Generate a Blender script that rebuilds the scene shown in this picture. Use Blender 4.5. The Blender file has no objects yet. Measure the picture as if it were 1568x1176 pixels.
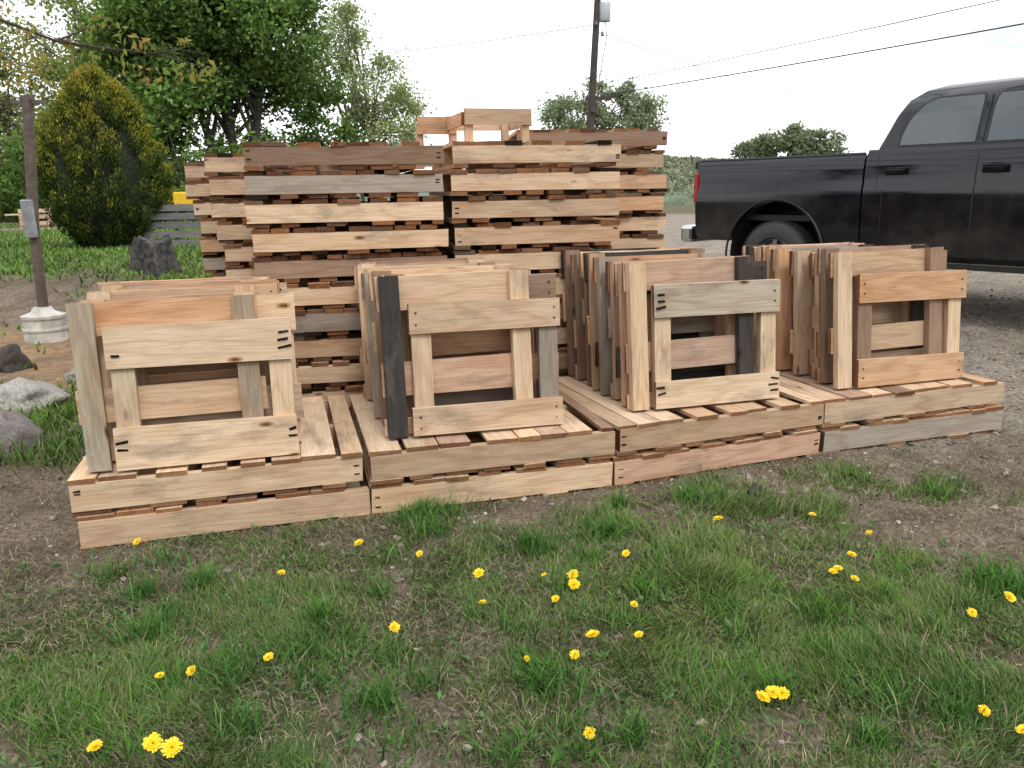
import bpy, math, random, bmesh
import numpy as np
from mathutils import Matrix, Vector
import mathutils
random.seed(7); rng=np.random.default_rng(7)
scn=bpy.context.scene
C=bpy.context.collection
R=math.radians

# ------------------------------------------------------------------ helpers
def link(o,parent=None):
    C.objects.link(o)
    if parent is not None: o.parent=parent
    return o
def empty(name,loc=(0,0,0),rotz=0):
    e=bpy.data.objects.new(name,None); e.location=loc; e.rotation_euler=(0,0,rotz); e.empty_display_size=.2
    C.objects.link(e); return e
def np_mesh(name,V,F,col=None,mat=None,parent=None,smooth=False,gc=None,attr='tint'):
    me=bpy.data.meshes.new(name)
    Fs=F if isinstance(F,list) else [F]
    Fs=[f for f in Fs if len(f)]
    V=np.asarray(V,dtype=np.float32)
    me.vertices.add(len(V)); me.vertices.foreach_set('co',V.ravel())
    nl=sum(f.size for f in Fs); npoly=sum(len(f) for f in Fs)
    me.loops.add(nl); me.polygons.add(npoly)
    me.loops.foreach_set('vertex_index',np.concatenate([f.ravel() for f in Fs]).astype(np.int32))
    st=[];s=0
    for f in Fs:
        k=f.shape[1]; st.append(s+np.arange(len(f))*k); s+=f.size
    me.polygons.foreach_set('loop_start',np.concatenate(st).astype(np.int32))
    me.update(calc_edges=True)
    me.validate()
    if smooth: me.polygons.foreach_set('use_smooth',np.ones(npoly,dtype=bool))
    if col is not None:
        a=me.attributes.new(attr,'FLOAT_COLOR','POINT'); a.data.foreach_set('color',np.asarray(col,dtype=np.float32).ravel())
    if mat: me.materials.append(mat)
    o=bpy.data.objects.new(name,me); link(o,parent); return o

class MB:
    def __init__(s): s.v=[];s.f=[];s.c=[];s.g=[];s.m=[]
    def add(s,vs,fs,c=(1,1,1,0),mi=0):
        b=len(s.v); s.v+= [tuple(v) for v in vs]; s.c+=[c]*len(vs); s.g+=[tuple(v) for v in vs]
        s.f+=[tuple(i+b for i in f) for f in fs]; s.m+=[mi]*len(fs)
    def obj(s,name,mats,parent=None,smooth=False,bevel=0,angle=40):
        me=bpy.data.meshes.new(name); me.from_pydata(s.v,[],s.f)
        a=me.attributes.new('tint','FLOAT_COLOR','POINT'); a.data.foreach_set('color',np.array(s.c,dtype=np.float32).ravel())
        a=me.attributes.new('gc','FLOAT_VECTOR','POINT'); a.data.foreach_set('vector',np.array(s.g,dtype=np.float32).ravel())
        for m in (mats if isinstance(mats,list) else [mats]): me.materials.append(m)
        me.polygons.foreach_set('material_index',np.array(s.m,dtype=np.int32))
        me.update()
        if smooth:
            me.polygons.foreach_set('use_smooth',np.ones(len(me.polygons),dtype=bool))
            try: me.set_sharp_from_angle(angle=R(angle))
            except Exception: pass
        o=bpy.data.objects.new(name,me); link(o,parent)
        if bevel:
            b=o.modifiers.new('bev','BEVEL'); b.width=bevel; b.segments=2; b.limit_method='ANGLE'; b.angle_limit=R(35)
        return o
I4=Matrix.Identity(4)
BF=[(0,3,2,1),(4,5,6,7),(0,1,5,4),(1,2,6,5),(2,3,7,6),(3,0,4,7)]
def box(mb,c,s,M=I4,col=(1,1,1,0),mi=0):
    x,y,z=c;a,b,d=s[0]/2,s[1]/2,s[2]/2
    vs=[(x-a,y-b,z-d),(x+a,y-b,z-d),(x+a,y+b,z-d),(x-a,y+b,z-d),(x-a,y-b,z+d),(x+a,y-b,z+d),(x+a,y+b,z+d),(x-a,y+b,z+d)]
    mb.add([M@Vector(v) for v in vs],BF,col,mi)
def board(mb,c,s,M=I4,tint=(.5,.35,.2),jit=.0018,ax=None):
    s=list(s)
    if ax is None: ax=s.index(max(s))
    off=Vector((random.uniform(-40,40),random.uniform(-40,40),random.uniform(-40,40)))
    a,b,d=s[0]/2,s[1]/2,s[2]/2
    L=[Vector(v) for v in [(-a,-b,-d),(a,-b,-d),(a,b,-d),(-a,b,-d),(-a,-b,d),(a,-b,d),(a,b,d),(-a,b,d)]]
    J=[Vector((random.uniform(-jit,jit),random.uniform(-jit,jit),random.uniform(-jit,jit))) for _ in L]
    k=random.uniform(.80,1.10); h=random.uniform(-.04,.04); t=(tint[0]*k*(1+h),tint[1]*k,tint[2]*k*(1-h))
    for fi,f in enumerate(BF):
        fax={0:2,1:2,2:1,3:0,4:1,5:0}[fi]
        end=1.0 if fax==ax else 0.0
        b0=len(mb.v)
        for i in f:
            p=L[i]; mb.v.append(tuple(M@(Vector(c)+p+J[i])))
            q=[p[ax],p[(ax+1)%3],p[(ax+2)%3]]
            mb.g.append((q[0]+off[0],q[1]+off[1],q[2]+off[2])); mb.c.append((t[0],t[1],t[2],end))
        mb.f.append((b0,b0+1,b0+2,b0+3)); mb.m.append(0)
def tube(mb,pts,rad,n=8,col=(1,1,1,0),mi=0,cap=True):
    pts=[Vector(p) for p in pts]; rings=[]
    for i,p in enumerate(pts):
        t=(pts[min(i+1,len(pts)-1)]-pts[max(i-1,0)]).normalized()
        u=t.orthogonal().normalized() if i==0 else (u-t*u.dot(t)).normalized()
        w=t.cross(u); r=rad[i] if hasattr(rad,'__len__') else rad
        rings.append([p+(u*math.cos(2*math.pi*k/n)+w*math.sin(2*math.pi*k/n))*r for k in range(n)])
    vs=[v for r_ in rings for v in r_]; fs=[]
    for i in range(len(rings)-1):
        for k in range(n):
            fs.append((i*n+k,i*n+(k+1)%n,(i+1)*n+(k+1)%n,(i+1)*n+k))
    if cap: fs.append(tuple(range(n))[::-1]); fs.append(tuple((len(rings)-1)*n+k for k in range(n)))
    mb.add(vs,fs,col,mi)
def lathe(mb,prof,M=I4,n=32,col=(1,1,1,0),mi=0):
    vs=[];fs=[]
    for r,h in prof:
        for k in range(n):
            a=2*math.pi*k/n; vs.append(M@Vector((r*math.cos(a),r*math.sin(a),h)))
    for i in range(len(prof)-1):
        for k in range(n): fs.append((i*n+k,i*n+(k+1)%n,(i+1)*n+(k+1)%n,(i+1)*n+k))
    mb.add(vs,fs,col,mi)

def _h(ix,iy,s):
    v=np.sin(ix*127.1+iy*311.7+s*74.7)*43758.5453
    return v-np.floor(v)
def vn(x,y,s=0):
    x=np.asarray(x,float);y=np.asarray(y,float)
    ix=np.floor(x);iy=np.floor(y);fx=x-ix;fy=y-iy
    fx=fx*fx*(3-2*fx);fy=fy*fy*(3-2*fy)
    return (_h(ix,iy,s)*(1-fx)+_h(ix+1,iy,s)*fx)*(1-fy)+(_h(ix,iy+1,s)*(1-fx)+_h(ix+1,iy+1,s)*fx)*fy
def fbm(x,y,s=0,o=4):
    t=0;a=.5
    for i in range(o): t=t+a*vn(x,y,s+i); x=np.asarray(x)*2.03;y=np.asarray(y)*2.03;a*=.5
    return t/(1-.5**o)
def ss(a,b,x):
    t=np.clip((np.asarray(x,float)-a)/(b-a),0,1); return t*t*(3-2*t)
def hz(x,y):
    x=np.asarray(x,float);y=np.asarray(y,float)
    h=.55*ss(-1.8,-5,x)*ss(5.5,12,y)
    h=h+.18*ss(0.5,3,x)*ss(5,8.5,y)*(1-ss(14,25,y))
    d=np.abs((3.42+.31*x)-y+.4)
    amp=.012+.03*ss(.5,2.5,d)
    h=h+(fbm(x*1.6,y*1.6,3)-.5)*2*amp + (fbm(x*7,y*7,9,2)-.5)*.018
    h=h+.10*np.exp(-(((x+5.6)/1.3)**2+((y-9.3)/.7)**2))
    h=h+(fbm(x*4,y*6,61,3)-.5)*.06*np.exp(-(((x-3.1)/1.3)**2+((y-4.0)/.9)**2))
    # wheel ruts leading to the right end of the row
    for o_ in (0.0,.55):
        rr=(y-(3.35+o_)-.30*(x-2.2)+.06*np.sin(x*3)); h=h-.035*np.exp(-(rr/.09)**2)*ss(1.5,2.0,x)*ss(6,5,x)*ss(.9+o_,0,(3.42+.31*x)-y-.9)
    return h
def zone(x,y):
    x=np.asarray(x,float);y=np.asarray(y,float)
    d=(3.42+.31*x)-y
    n=fbm(x*1.3,y*1.3,21); n2=fbm(x*4.5,y*4.5,31,3)
    front=ss(-.05,.12,d+.25*(n-.5))
    low=.04+.20*ss(2.75,2.35,y)*ss(1.9,1.3,x)
    g=front*np.clip(.50+2.2*(n-.5)+2.8*(n2-.46),low,1)
    g=g*(1-.9*ss(-.1,.3,x)*(1-ss(.12,.42,d+.6*(n2-.5))))
    w=np.exp(-(((x-1.95)/.50)**2+((y-3.15)/.46)**2)); g=g*(1-.95*np.clip(w*1.8*(.5+n2),0,1))
    w=np.exp(-(((x-2.6)/.8)**2+((y-3.6)/.7)**2)); g=g*(1-.95*np.clip(w*1.6,0,1))
    w=np.exp(-(((y-(2.15-.33*(x-1.3)))/.09)**2))*ss(.8,1.2,x); g=g*(1-.75*w)
    w=np.exp(-(((x-1.75)/.34)**2+((y-3.42)/.12)**2)); g=np.maximum(g,w*.9*ss(.35,.55,n2))
    w=ss(-1.35,-1.75,x)*ss(2.2,2.8,y)*(1-ss(3.9,4.3,y)); g=g*(1-.8*w)
    w=np.exp(-(((x+1.2)/.7)**2+((y-2.72)/.16)**2)); g=g*(1-.75*w)
    w=np.exp(-(((x-.1)/.55)**2+((y-3.1)/.22)**2)); g=g*(1-.8*w)
    behind=1-front
    left=ss(-1.9,-2.4,x)
    gl=left*( ss(3.7,4.2,y)*(1-ss(5.2,5.7,y))*np.clip(.1+1.6*(n2-.2),0,.8) + .25*np.clip(n2*2-.9,0,1)*ss(6,7,y))
    far=ss(40,46,y+.15*x)
    g=np.clip(g+behind*(gl+far),0,1)
    lawn=np.maximum(left*ss(9.0,10.4,y+2.2*(n-.5)),far)
    path=np.exp(-((y-(22+.2*(x+10)))/1.6)**2)*ss(-9,-12,x)
    g=np.where(y>7.5, np.clip(np.maximum(lawn,g*.6)*(.5+.7*n)*(1-path),0,1), g)
    gravel=ss(1.2,2.2,x+.8*(n-.5))*(behind*.9+ss(.7,.0,d)*.5)+path+ .8*ss(-2.2,-1.6,x)*ss(5,6,y)
    gravel=gravel*(1-.6*np.exp(-(((x-3.2)/1.0)**2+((y-4.2)/.9)**2))*(.4+n2))
    saw=left*ss(5.2,5.9,y+.8*(n2-.5))*(1-ss(7.0,8.2,y))*np.clip(.3+2*(n2-.25),0,1)
    return np.clip(g,0,1),np.clip(gravel,0,1)*(1-far),np.clip(saw,0,1)

# ------------------------------------------------------------------ materials
def newmat(name):
    m=bpy.data.materials.new(name); m.use_nodes=True; nt=m.node_tree; nt.nodes.clear()
    out=nt.nodes.new('ShaderNodeOutputMaterial'); b=nt.nodes.new('ShaderNodeBsdfPrincipled'); nt.links.new(b.outputs[0],out.inputs[0])
    return m,nt,b,out
def N(nt,t,**k):
    n=nt.nodes.new(t)
    for a,v in k.items(): setattr(n,a,v)
    return n
def ramp(nt,pts):
    r=nt.nodes.new('ShaderNodeValToRGB'); e=r.color_ramp.elements
    while len(e)<len(pts): e.new(.5)
    for i,(p,c) in enumerate(pts):
        e[i].position=p; e[i].color=c if len(c)==4 else (*c,1)
    return r
def mixc(nt,a,b,f,mode='MIX'):
    m=nt.nodes.new('ShaderNodeMix'); m.data_type='RGBA'; m.blend_type=mode
    for sock,val in ((m.inputs[6],a),(m.inputs[7],b),(m.inputs[0],f)):
        if hasattr(val,'is_linked') or hasattr(val,'links'): nt.links.new(val,sock)
        else: sock.default_value=val if not isinstance(val,tuple) or len(val)==4 else (*val,1)
    return m.outputs[2]
def simple(name,col,rough=.6,metal=0,nscale=8,var=.25,bump=.2,coat=0):
    m,nt,b,o=newmat(name)
    tc=N(nt,'ShaderNodeTexCoord'); n=N(nt,'ShaderNodeTexNoise'); n.inputs['Scale'].default_value=nscale; n.inputs['Detail'].default_value=6
    nt.links.new(tc.outputs['Object'],n.inputs['Vector'])
    lo=tuple(c*(1-var) for c in col); hi=tuple(min(1,c*(1+var)) for c in col)
    r=ramp(nt,[(.3,lo),(.7,hi)]); nt.links.new(n.outputs[0],r.inputs[0]); nt.links.new(r.outputs[0],b.inputs['Base Color'])
    b.inputs['Roughness'].default_value=rough; b.inputs['Metallic'].default_value=metal
    if coat: b.inputs['Coat Weight'].default_value=coat
    if bump:
        bp=N(nt,'ShaderNodeBump'); bp.inputs['Strength'].default_value=bump; bp.inputs['Distance'].default_value=.01
        nt.links.new(n.outputs[0],bp.inputs['Height']); nt.links.new(bp.outputs[0],b.inputs['Normal'])
    return m

def wood_mat():
    m,nt,b,o=newmat('sawn_wood')
    L=nt.links.new
    tint=N(nt,'ShaderNodeAttribute',attribute_name='tint'); gc=N(nt,'ShaderNodeAttribute',attribute_name='gc')
    def mp(sc):
        x=N(nt,'ShaderNodeMapping'); x.inputs['Scale'].default_value=sc; L(gc.outputs['Vector'],x.inputs['Vector']); return x.outputs[0]
    n1=N(nt,'ShaderNodeTexNoise'); n1.inputs['Scale'].default_value=1; n1.inputs['Detail'].default_value=3; L(mp((7,150,150)),n1.inputs['Vector'])
    nw=N(nt,'ShaderNodeTexNoise'); nw.inputs['Scale'].default_value=1; nw.inputs['Detail'].default_value=2; L(mp((1.3,7,7)),nw.inputs['Vector'])
    mul=N(nt,'ShaderNodeMath',operation='MULTIPLY'); mul.inputs[1].default_value=42; L(nw.outputs[0],mul.inputs[0])
    sn=N(nt,'ShaderNodeMath',operation='SINE'); L(mul.outputs[0],sn.inputs[0])
    rr=ramp(nt,[(0,(.80,.71,.64)),(.45,(1,1,1)),(1,(1.0,1.0,1.0))])
    mr=N(nt,'ShaderNodeMapRange'); mr.inputs[1].default_value=-1; L(sn.outputs[0],mr.inputs[0]); L(mr.outputs[0],rr.inputs[0])
    r1=ramp(nt,[(.3,(.76,.73,.70)),(.62,(1.05,1.05,1.05))]); L(n1.outputs[0],r1.inputs[0])
    c=mixc(nt,tint.outputs['Color'],rr.outputs[0],.55,'MULTIPLY')
    c=mixc(nt,c,r1.outputs[0],.8,'MULTIPLY')
    n3=N(nt,'ShaderNodeTexNoise'); n3.inputs['Scale'].default_value=1; n3.inputs['Detail'].default_value=3; L(mp((1.2,6,6)),n3.inputs['Vector'])
    r3=ramp(nt,[(.33,(1.08,1.07,1.06)),(.58,(1,.97,.94)),(.75,(.84,.71,.62))]); L(n3.outputs[0],r3.inputs[0])
    c=mixc(nt,c,r3.outputs[0],.9,'MULTIPLY')
    vo=N(nt,'ShaderNodeTexVoronoi'); vo.inputs['Scale'].default_value=1; L(mp((2.6,7,7)),vo.inputs['Vector'])
    rk=ramp(nt,[(.03,(.20,.12,.08)),(.055,(.5,.36,.25)),(.10,(1,1,1))]); L(vo.outputs['Distance'],rk.inputs[0])
    c=mixc(nt,c,rk.outputs[0],1.0,'MULTIPLY')
    n4=N(nt,'ShaderNodeTexNoise'); n4.inputs['Scale'].default_value=1; n4.inputs['Detail'].default_value=6; n4.inputs['Roughness'].default_value=.7; L(mp((2.6,7,7)),n4.inputs['Vector'])
    r4=ramp(nt,[(.54,(0,0,0)),(.73,(1,1,1))]); L(n4.outputs[0],r4.inputs[0])
    f4=N(nt,'ShaderNodeMath',operation='MULTIPLY'); f4.inputs[1].default_value=.68; L(r4.outputs[0],f4.inputs[0])
    c=mixc(nt,c,(.19,.155,.125,1),f4.outputs[0])
    e=mixc(nt,c,(.42,.30,.23,1),1.0,'MULTIPLY')
    c=mixc(nt,c,e,tint.outputs['Alpha'])
    L(c,b.inputs['Base Color']); b.inputs['Roughness'].default_value=.92; b.inputs['Specular IOR Level'].default_value=.08
    bp=N(nt,'ShaderNodeBump'); bp.inputs['Strength'].default_value=.4; bp.inputs['Distance'].default_value=.003; L(n1.outputs[0],bp.inputs['Height']); L(bp.outputs[0],b.inputs['Normal'])
    return m
WOOD=wood_mat()

def leaf_mat(name,trans=0):
    m=bpy.data.materials.new(name); m.use_nodes=True; nt=m.node_tree; nt.nodes.clear(); L=nt.links.new
    o=nt.nodes.new('ShaderNodeOutputMaterial'); b=nt.nodes.new('ShaderNodeBsdfDiffuse')
    t=N(nt,'ShaderNodeAttribute',attribute_name='tint'); L(t.outputs['Color'],b.inputs['Color'])
    if trans:
        tr=N(nt,'ShaderNodeBsdfTranslucent'); L(t.outputs['Color'],tr.inputs['Color'])
        mx=N(nt,'ShaderNodeMixShader'); mx.inputs[0].default_value=trans; L(b.outputs[0],mx.inputs[1]); L(tr.outputs[0],mx.inputs[2]); L(mx.outputs[0],o.inputs[0])
    else: L(b.outputs[0],o.inputs[0])
    return m
LEAF=leaf_mat('leaves',.3); GRASSM=leaf_mat('grass_blades',0); FARLEAF=leaf_mat('distant_leaves',0)
BARK=simple('bark',(.09,.075,.06),.9,0,14,.45,.6)
BARKD=simple('branch_bark',(.06,.045,.035),.9,0,30,.4,.4)

def ground_mat():
    m,nt,b,o=newmat('ground_soil'); L=nt.links.new
    a=N(nt,'ShaderNodeAttribute',attribute_name='zone'); sp=N(nt,'ShaderNodeSeparateColor'); L(a.outputs['Color'],sp.inputs[0])
    geo=N(nt,'ShaderNodeNewGeometry')
    def noise(sc,det=6,ro=.6):
        n=N(nt,'ShaderNodeTexNoise'); n.inputs['Scale'].default_value=sc; n.inputs['Detail'].default_value=det; n.inputs['Roughness'].default_value=ro; L(geo.outputs['Position'],n.inputs['Vector']); return n.outputs[0]
    nA=noise(3.0,5,.65); nB=noise(38,5,.75); nC=noise(14,4)
    rd=ramp(nt,[(.28,(.085,.062,.042)),(.5,(.215,.17,.125)),(.72,(.37,.30,.23))]); L(nB,rd.inputs[0])
    rA=ramp(nt,[(.32,(.55,.51,.47)),(.66,(1.25,1.25,1.25))]); L(nA,rA.inputs[0])
    dirt=mixc(nt,rd.outputs[0],rA.outputs[0],1.0,'MULTIPLY')
    vo=N(nt,'ShaderNodeTexVoronoi'); vo.inputs['Scale'].default_value=45; L(geo.outputs['Position'],vo.inputs['Vector'])
    rg=ramp(nt,[(0,(.47,.42,.345)),(.5,(.365,.315,.255)),(.9,(.18,.15,.12))]); L(vo.outputs['Distance'],rg.inputs[0])
    grav=mixc(nt,rg.outputs[0],rA.outputs[0],.7,'MULTIPLY')
    vc=mixc(nt,(1,1,1,1),vo.outputs['Color'],.18,'MULTIPLY'); grav=mixc(nt,grav,vc,1.0,'MULTIPLY')
    rs=ramp(nt,[(.3,(.26,.16,.085)),(.7,(.50,.33,.19))]); L(nC,rs.inputs[0])
    rg2=ramp(nt,[(.3,(.05,.045,.022)),(.52,(.09,.095,.038)),(.72,(.20,.17,.105))]); L(nB,rg2.inputs[0])
    c=mixc(nt,dirt,grav,sp.outputs[1]); c=mixc(nt,c,rs.outputs[0],sp.outputs[2])
    gf=N(nt,'ShaderNodeMath',operation='MULTIPLY'); gf.inputs[1].default_value=.8; L(sp.outputs[0],gf.inputs[0])
    c=mixc(nt,c,rg2.outputs[0],gf.outputs[0])
    L(c,b.inputs['Base Color']); b.inputs['Roughness'].default_value=.95; b.inputs['Specular IOR Level'].default_value=.15
    bp=N(nt,'ShaderNodeBump'); bp.inputs['Strength'].default_value=1; bp.inputs['Distance'].default_value=.03; L(nB,bp.inputs['Height'])
    L(bp.outputs[0],b.inputs['Normal'])
    return m

# ------------------------------------------------------------------ ground
def axis(lo,hi,fine0,fine1,step,grow):
    a=list(np.arange(fine0,fine1,step)); s=step; v=a[-1]
    while v<hi: s*=grow; v+=s; a.append(v)
    s=step; v=a[0]; l=[]
    while v>lo: s*=grow; v-=s; l.append(v)
    return np.array(l[::-1]+a)
xs=axis(-900,900,-3.6,5.0,.035,1.10); ys=axis(-60,1200,1.0,6.5,.035,1.07)
X,Y=np.meshgrid(xs,ys); Z=hz(X,Y)
g,gr,sw=zone(X,Y)
nx,ny=len(xs),len(ys)
idx=np.arange(nx*ny).reshape(ny,nx)
F=np.stack([idx[:-1,:-1],idx[:-1,1:],idx[1:,1:],idx[1:,:-1]],-1).reshape(-1,4)
V=np.stack([X,Y,Z],-1).reshape(-1,3)
col=np.stack([g,gr,sw,np.ones_like(g)],-1).reshape(-1,4)
np_mesh('ground',V,F,col,ground_mat(),smooth=True,attr='zone')

# ------------------------------------------------------------------ grass
def blades(P,h,w,lean,cols,la=None):
    n=len(P); az=rng.uniform(0,2*np.pi,n); la=rng.uniform(0,2*np.pi,n) if la is None else la
    side=np.stack([np.cos(az),np.sin(az),np.zeros(n)],-1)*w[:,None]*.5
    ld=np.stack([np.cos(la),np.sin(la),np.zeros(n)],-1)*(lean*h)[:,None]
    up=np.zeros((n,3)); up[:,2]=h*np.sqrt(np.clip(1-lean**2*.6,.15,1))
    p0=P-np.array([0,0,.004]); p1=P+up*.55+ld*.32; p2=P+up+ld
    V=np.stack([p0-side,p0+side,p1+side*.75,p1-side*.75,p2],1).reshape(-1,3)
    b=np.arange(n)*5
    q=np.stack([b,b+1,b+2,b+3],-1); t=np.stack([b+3,b+2,b+4],-1)
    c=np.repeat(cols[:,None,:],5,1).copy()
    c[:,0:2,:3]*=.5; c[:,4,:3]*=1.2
    return V,[q,t],c.reshape(-1,4)
def scatter(n,x0,x1,y0,y1,fun):
    x=rng.uniform(x0,x1,n); y=rng.uniform(y0,y1,n); p=fun(x,y); k=rng.random(n)<p
    return x[k],y[k]
def gcols(x,y,n,dead=.16):
    v=rng.random(n); tone=fbm(x*1.7,y*1.7,55,4)
    base=np.stack([.072+.085*v+.10*(tone-.5),.132+.115*v+.12*(tone-.5),.032+.032*v+.02*(tone-.5),np.ones(n)],-1)
    k=rng.random(n)<dead; base[k,:3]=np.array([.36,.30,.19])*rng.uniform(.4,1.1,(k.sum(),1))
    return np.clip(base,.012,1)
def tuft(x,y): return fbm(x*3.1,y*3.1,77,3)
allV=[];allF=[[],[]];allC=[];base=0
def acc(V,F,c):
    global base
    allV.append(V);allC.append(c);allF[0].append(F[0]+base);allF[1].append(F[1]+base);base+=len(V)
for (n,x0,x1,y0,y1,hs,ws) in [(330000,-1.9,2.0,1.25,2.6,1,1),(230000,-2.6,3.2,2.6,4.2,1,1.15),(60000,2.0,4.5,1.3,3.4,1,1.3),(40000,-3.8,-1.9,1.3,3.6,1.3,1.4)]:
    x,y=scatter(n,x0,x1,y0,y1,lambda x,y:zone(x,y)[0]*np.clip(.25+1.9*(tuft(x,y)-.36),.12,1))
    m=len(x); t=np.clip((tuft(x,y)-.44)*4,0,1); lng=ss(.45,.62,fbm(x*.9,y*.9,91,2))
    h=(.010+.030*rng.random(m)**1.7+(.035+.05*lng)*t*rng.random(m))*hs
    w=rng.uniform(.0020,.0044,m)*ws
    P=np.stack([x,y,hz(x,y)],-1)
    la=fbm(x*2,y*2,101,2)*12+rng.normal(size=m)*1.1
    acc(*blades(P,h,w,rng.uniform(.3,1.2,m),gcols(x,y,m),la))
tp=rng.uniform([-1.6,1.5],[2.6,3.6],(130,2)); tp=np.concatenate([tp,[[.06,2.0],[.08,2.02],[.05,2.05],[.12,1.98],[.9,2.1],[1.0,2.3],[1.25,2.0],[-.3,3.05],[-.25,3.03],[-.4,3.02],[1.9,3.35],[2.1,3.2],[1.2,1.9],[1.35,2.6],[1.6,2.5],[.45,3.25],[.9,3.3],[1.25,3.45]]])
for (tx,ty) in tp:
    gz_=float(zone(tx,ty)[0]); 
    if gz_<.2: continue
    m=rng.integers(40,140); sp_=rng.uniform(.02,.06); x=tx+rng.normal(0,sp_,m); y=ty+rng.normal(0,sp_,m)
    P=np.stack([x,y,hz(x,y)],-1); c=gcols(x,y,m,.05); c[:,:3]*=np.array([.8,1.05,.85])
    acc(*blades(P,rng.uniform(.04,.12,m),rng.uniform(.003,.0055,m),rng.uniform(.3,.95,m),c))
x,y=scatter(170000,-2.4,3.2,1.25,4.2,lambda x,y:.25+.45*zone(x,y)[0]); m=len(x)
P=np.stack([x,y,hz(x,y)+.004],-1); c=np.ones((m,4)); c[:,:3]=np.array([.36,.305,.205])*rng.uniform(.3,1.35,(m,1))
acc(*blades(P,rng.uniform(.012,.05,m),rng.uniform(.0014,.003,m),rng.uniform(1.0,1.25,m),c))
x,y=scatter(16000,-4.2,-2.15,3.6,6.0,lambda x,y:zone(x,y)[0]); m=len(x)
P=np.stack([x,y,hz(x,y)],-1); acc(*blades(P,rng.uniform(.04,.17,m),rng.uniform(.006,.014,m),rng.uniform(.3,1.1,m),gcols(x,y,m,.08)))
x,y=scatter(170000,-16,-1.5,6,26,lambda x,y:zone(x,y)[0]*(.2+.8*ss(26,9,y))); m=len(x)
P=np.stack([x,y,hz(x,y)],-1); acc(*blades(P,rng.uniform(.03,.11,m),rng.uniform(.012,.03,m),rng.uniform(.3,1,m),gcols(x,y,m,.06)*np.array([1.2,1.25,1.1,1])))
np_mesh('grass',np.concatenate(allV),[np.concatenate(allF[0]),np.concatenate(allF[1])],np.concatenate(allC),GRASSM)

def leafquads(P,size,nrm,tan,ratio=.5):
    bit=np.cross(nrm,tan); bit/=np.linalg.norm(bit,axis=1,keepdims=True)+1e-9
    s=size[:,None]
    V=np.stack([P-tan*s,P+bit*s*ratio-tan*s*.1,P+tan*s,P-bit*s*ratio-tan*s*.1],1).reshape(-1,3)
    b=np.arange(len(P))*4
    return V,np.stack([b,b+1,b+2,b+3],-1)
def unit(v): return v/(np.linalg.norm(v,axis=-1,keepdims=True)+1e-9)
VV=[];FF=[];CC=[];bb=0
for i in range(900):
    cx,cy=rng.uniform(-2.2,2.8),rng.uniform(1.4,3.6)
    if zone(cx,cy)[0]<.12: continue
    m=rng.integers(4,10); az=rng.uniform(0,6.28,m); L_=rng.uniform(.006,.015,m)
    dirv=unit(np.stack([np.cos(az),np.sin(az),rng.uniform(.1,.9,m)],-1))
    P=np.array([cx,cy,float(hz(cx,cy))+.012])+dirv*L_[:,None]*rng.uniform(1,2.2,(m,1))
    nrm=unit(np.stack([-np.cos(az)*.4,-np.sin(az)*.4,np.ones(m)],-1))
    v,f=leafquads(P,L_,nrm,dirv,.45); VV.append(v);FF.append(f+bb);bb+=len(v)
    c=np.ones((m,4)); c[:,:3]=np.array([.075,.135,.045])*rng.uniform(.7,1.5,(m,1)); CC.append(np.repeat(c,4,0))
np_mesh('clover_weeds',np.concatenate(VV),np.concatenate(FF),np.concatenate(CC),GRASSM)
# dead leaf litter and pale wood chips on the soil
x,y=scatter(9000,-2.8,4.2,1.3,5.0,lambda x,y:.15+.5*(1-zone(x,y)[0])*np.exp(-np.abs((3.42+.31*x)-y)/.8)); m=len(x)
P=np.stack([x,y,hz(x,y)+.005],-1); nrm=unit(np.stack([rng.normal(0,.35,m),rng.normal(0,.35,m),np.ones(m)],-1)); tan=unit(np.cross(nrm,rng.normal(size=(m,3))))
V,F=leafquads(P,rng.uniform(.003,.011,m),nrm,tan,.45); k=rng.random(m)<.45
c=np.ones((m,4)); c[:,:3]=np.where(k[:,None],np.array([.55,.42,.28]),np.array([.16,.11,.07]))*rng.uniform(.6,1.2,(m,1))
np_mesh('leaf_litter_and_wood_chips',V,F,np.repeat(c,4,0),FARLEAF)

DL=[(-.61,2.91,1),(-1.48,2.92,.8),(-.84,2.65,.8),(-.36,2.79,.7),(-.13,2.63,1),(-.11,2.41,.7),(-.38,2.26,.9),(-.73,2.11,.8),(-.93,2.04,.8),(-1.0,2.0,.7),(-1.05,1.73,.9),(-.9,1.72,1.2),(-.85,1.71,1.2),(.23,2.18,1.1),(.17,2.1,.8),(.18,1.76,.8),(.13,2.4,.7),(.2,2.5,1.1),(.2,2.56,1),(.41,2.74,.8),(.38,2.34,.7),(.37,2.18,.7),(.83,3.05,1),(1.23,3.09,.8),(1.12,2.59,.8),(1.14,2.6,.8),(1.23,2.7,.9),(1.17,2.53,.8),(1.38,2.9,.7),(1.62,2.39,1),(1.44,2.29,.8),(.65,1.87,1),(.68,1.88,1),(.7,1.87,.9),(1.21,1.82,.8),(.03,2.09,.5),(.1,2.56,.5),(1.26,1.74,.8)]
PET=simple('dandelion_petals',(.90,.62,.01),.6,0,200,.12,0); STEM=simple('dandelion_stem',(.14,.22,.06),.6)
mb=MB()
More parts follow.
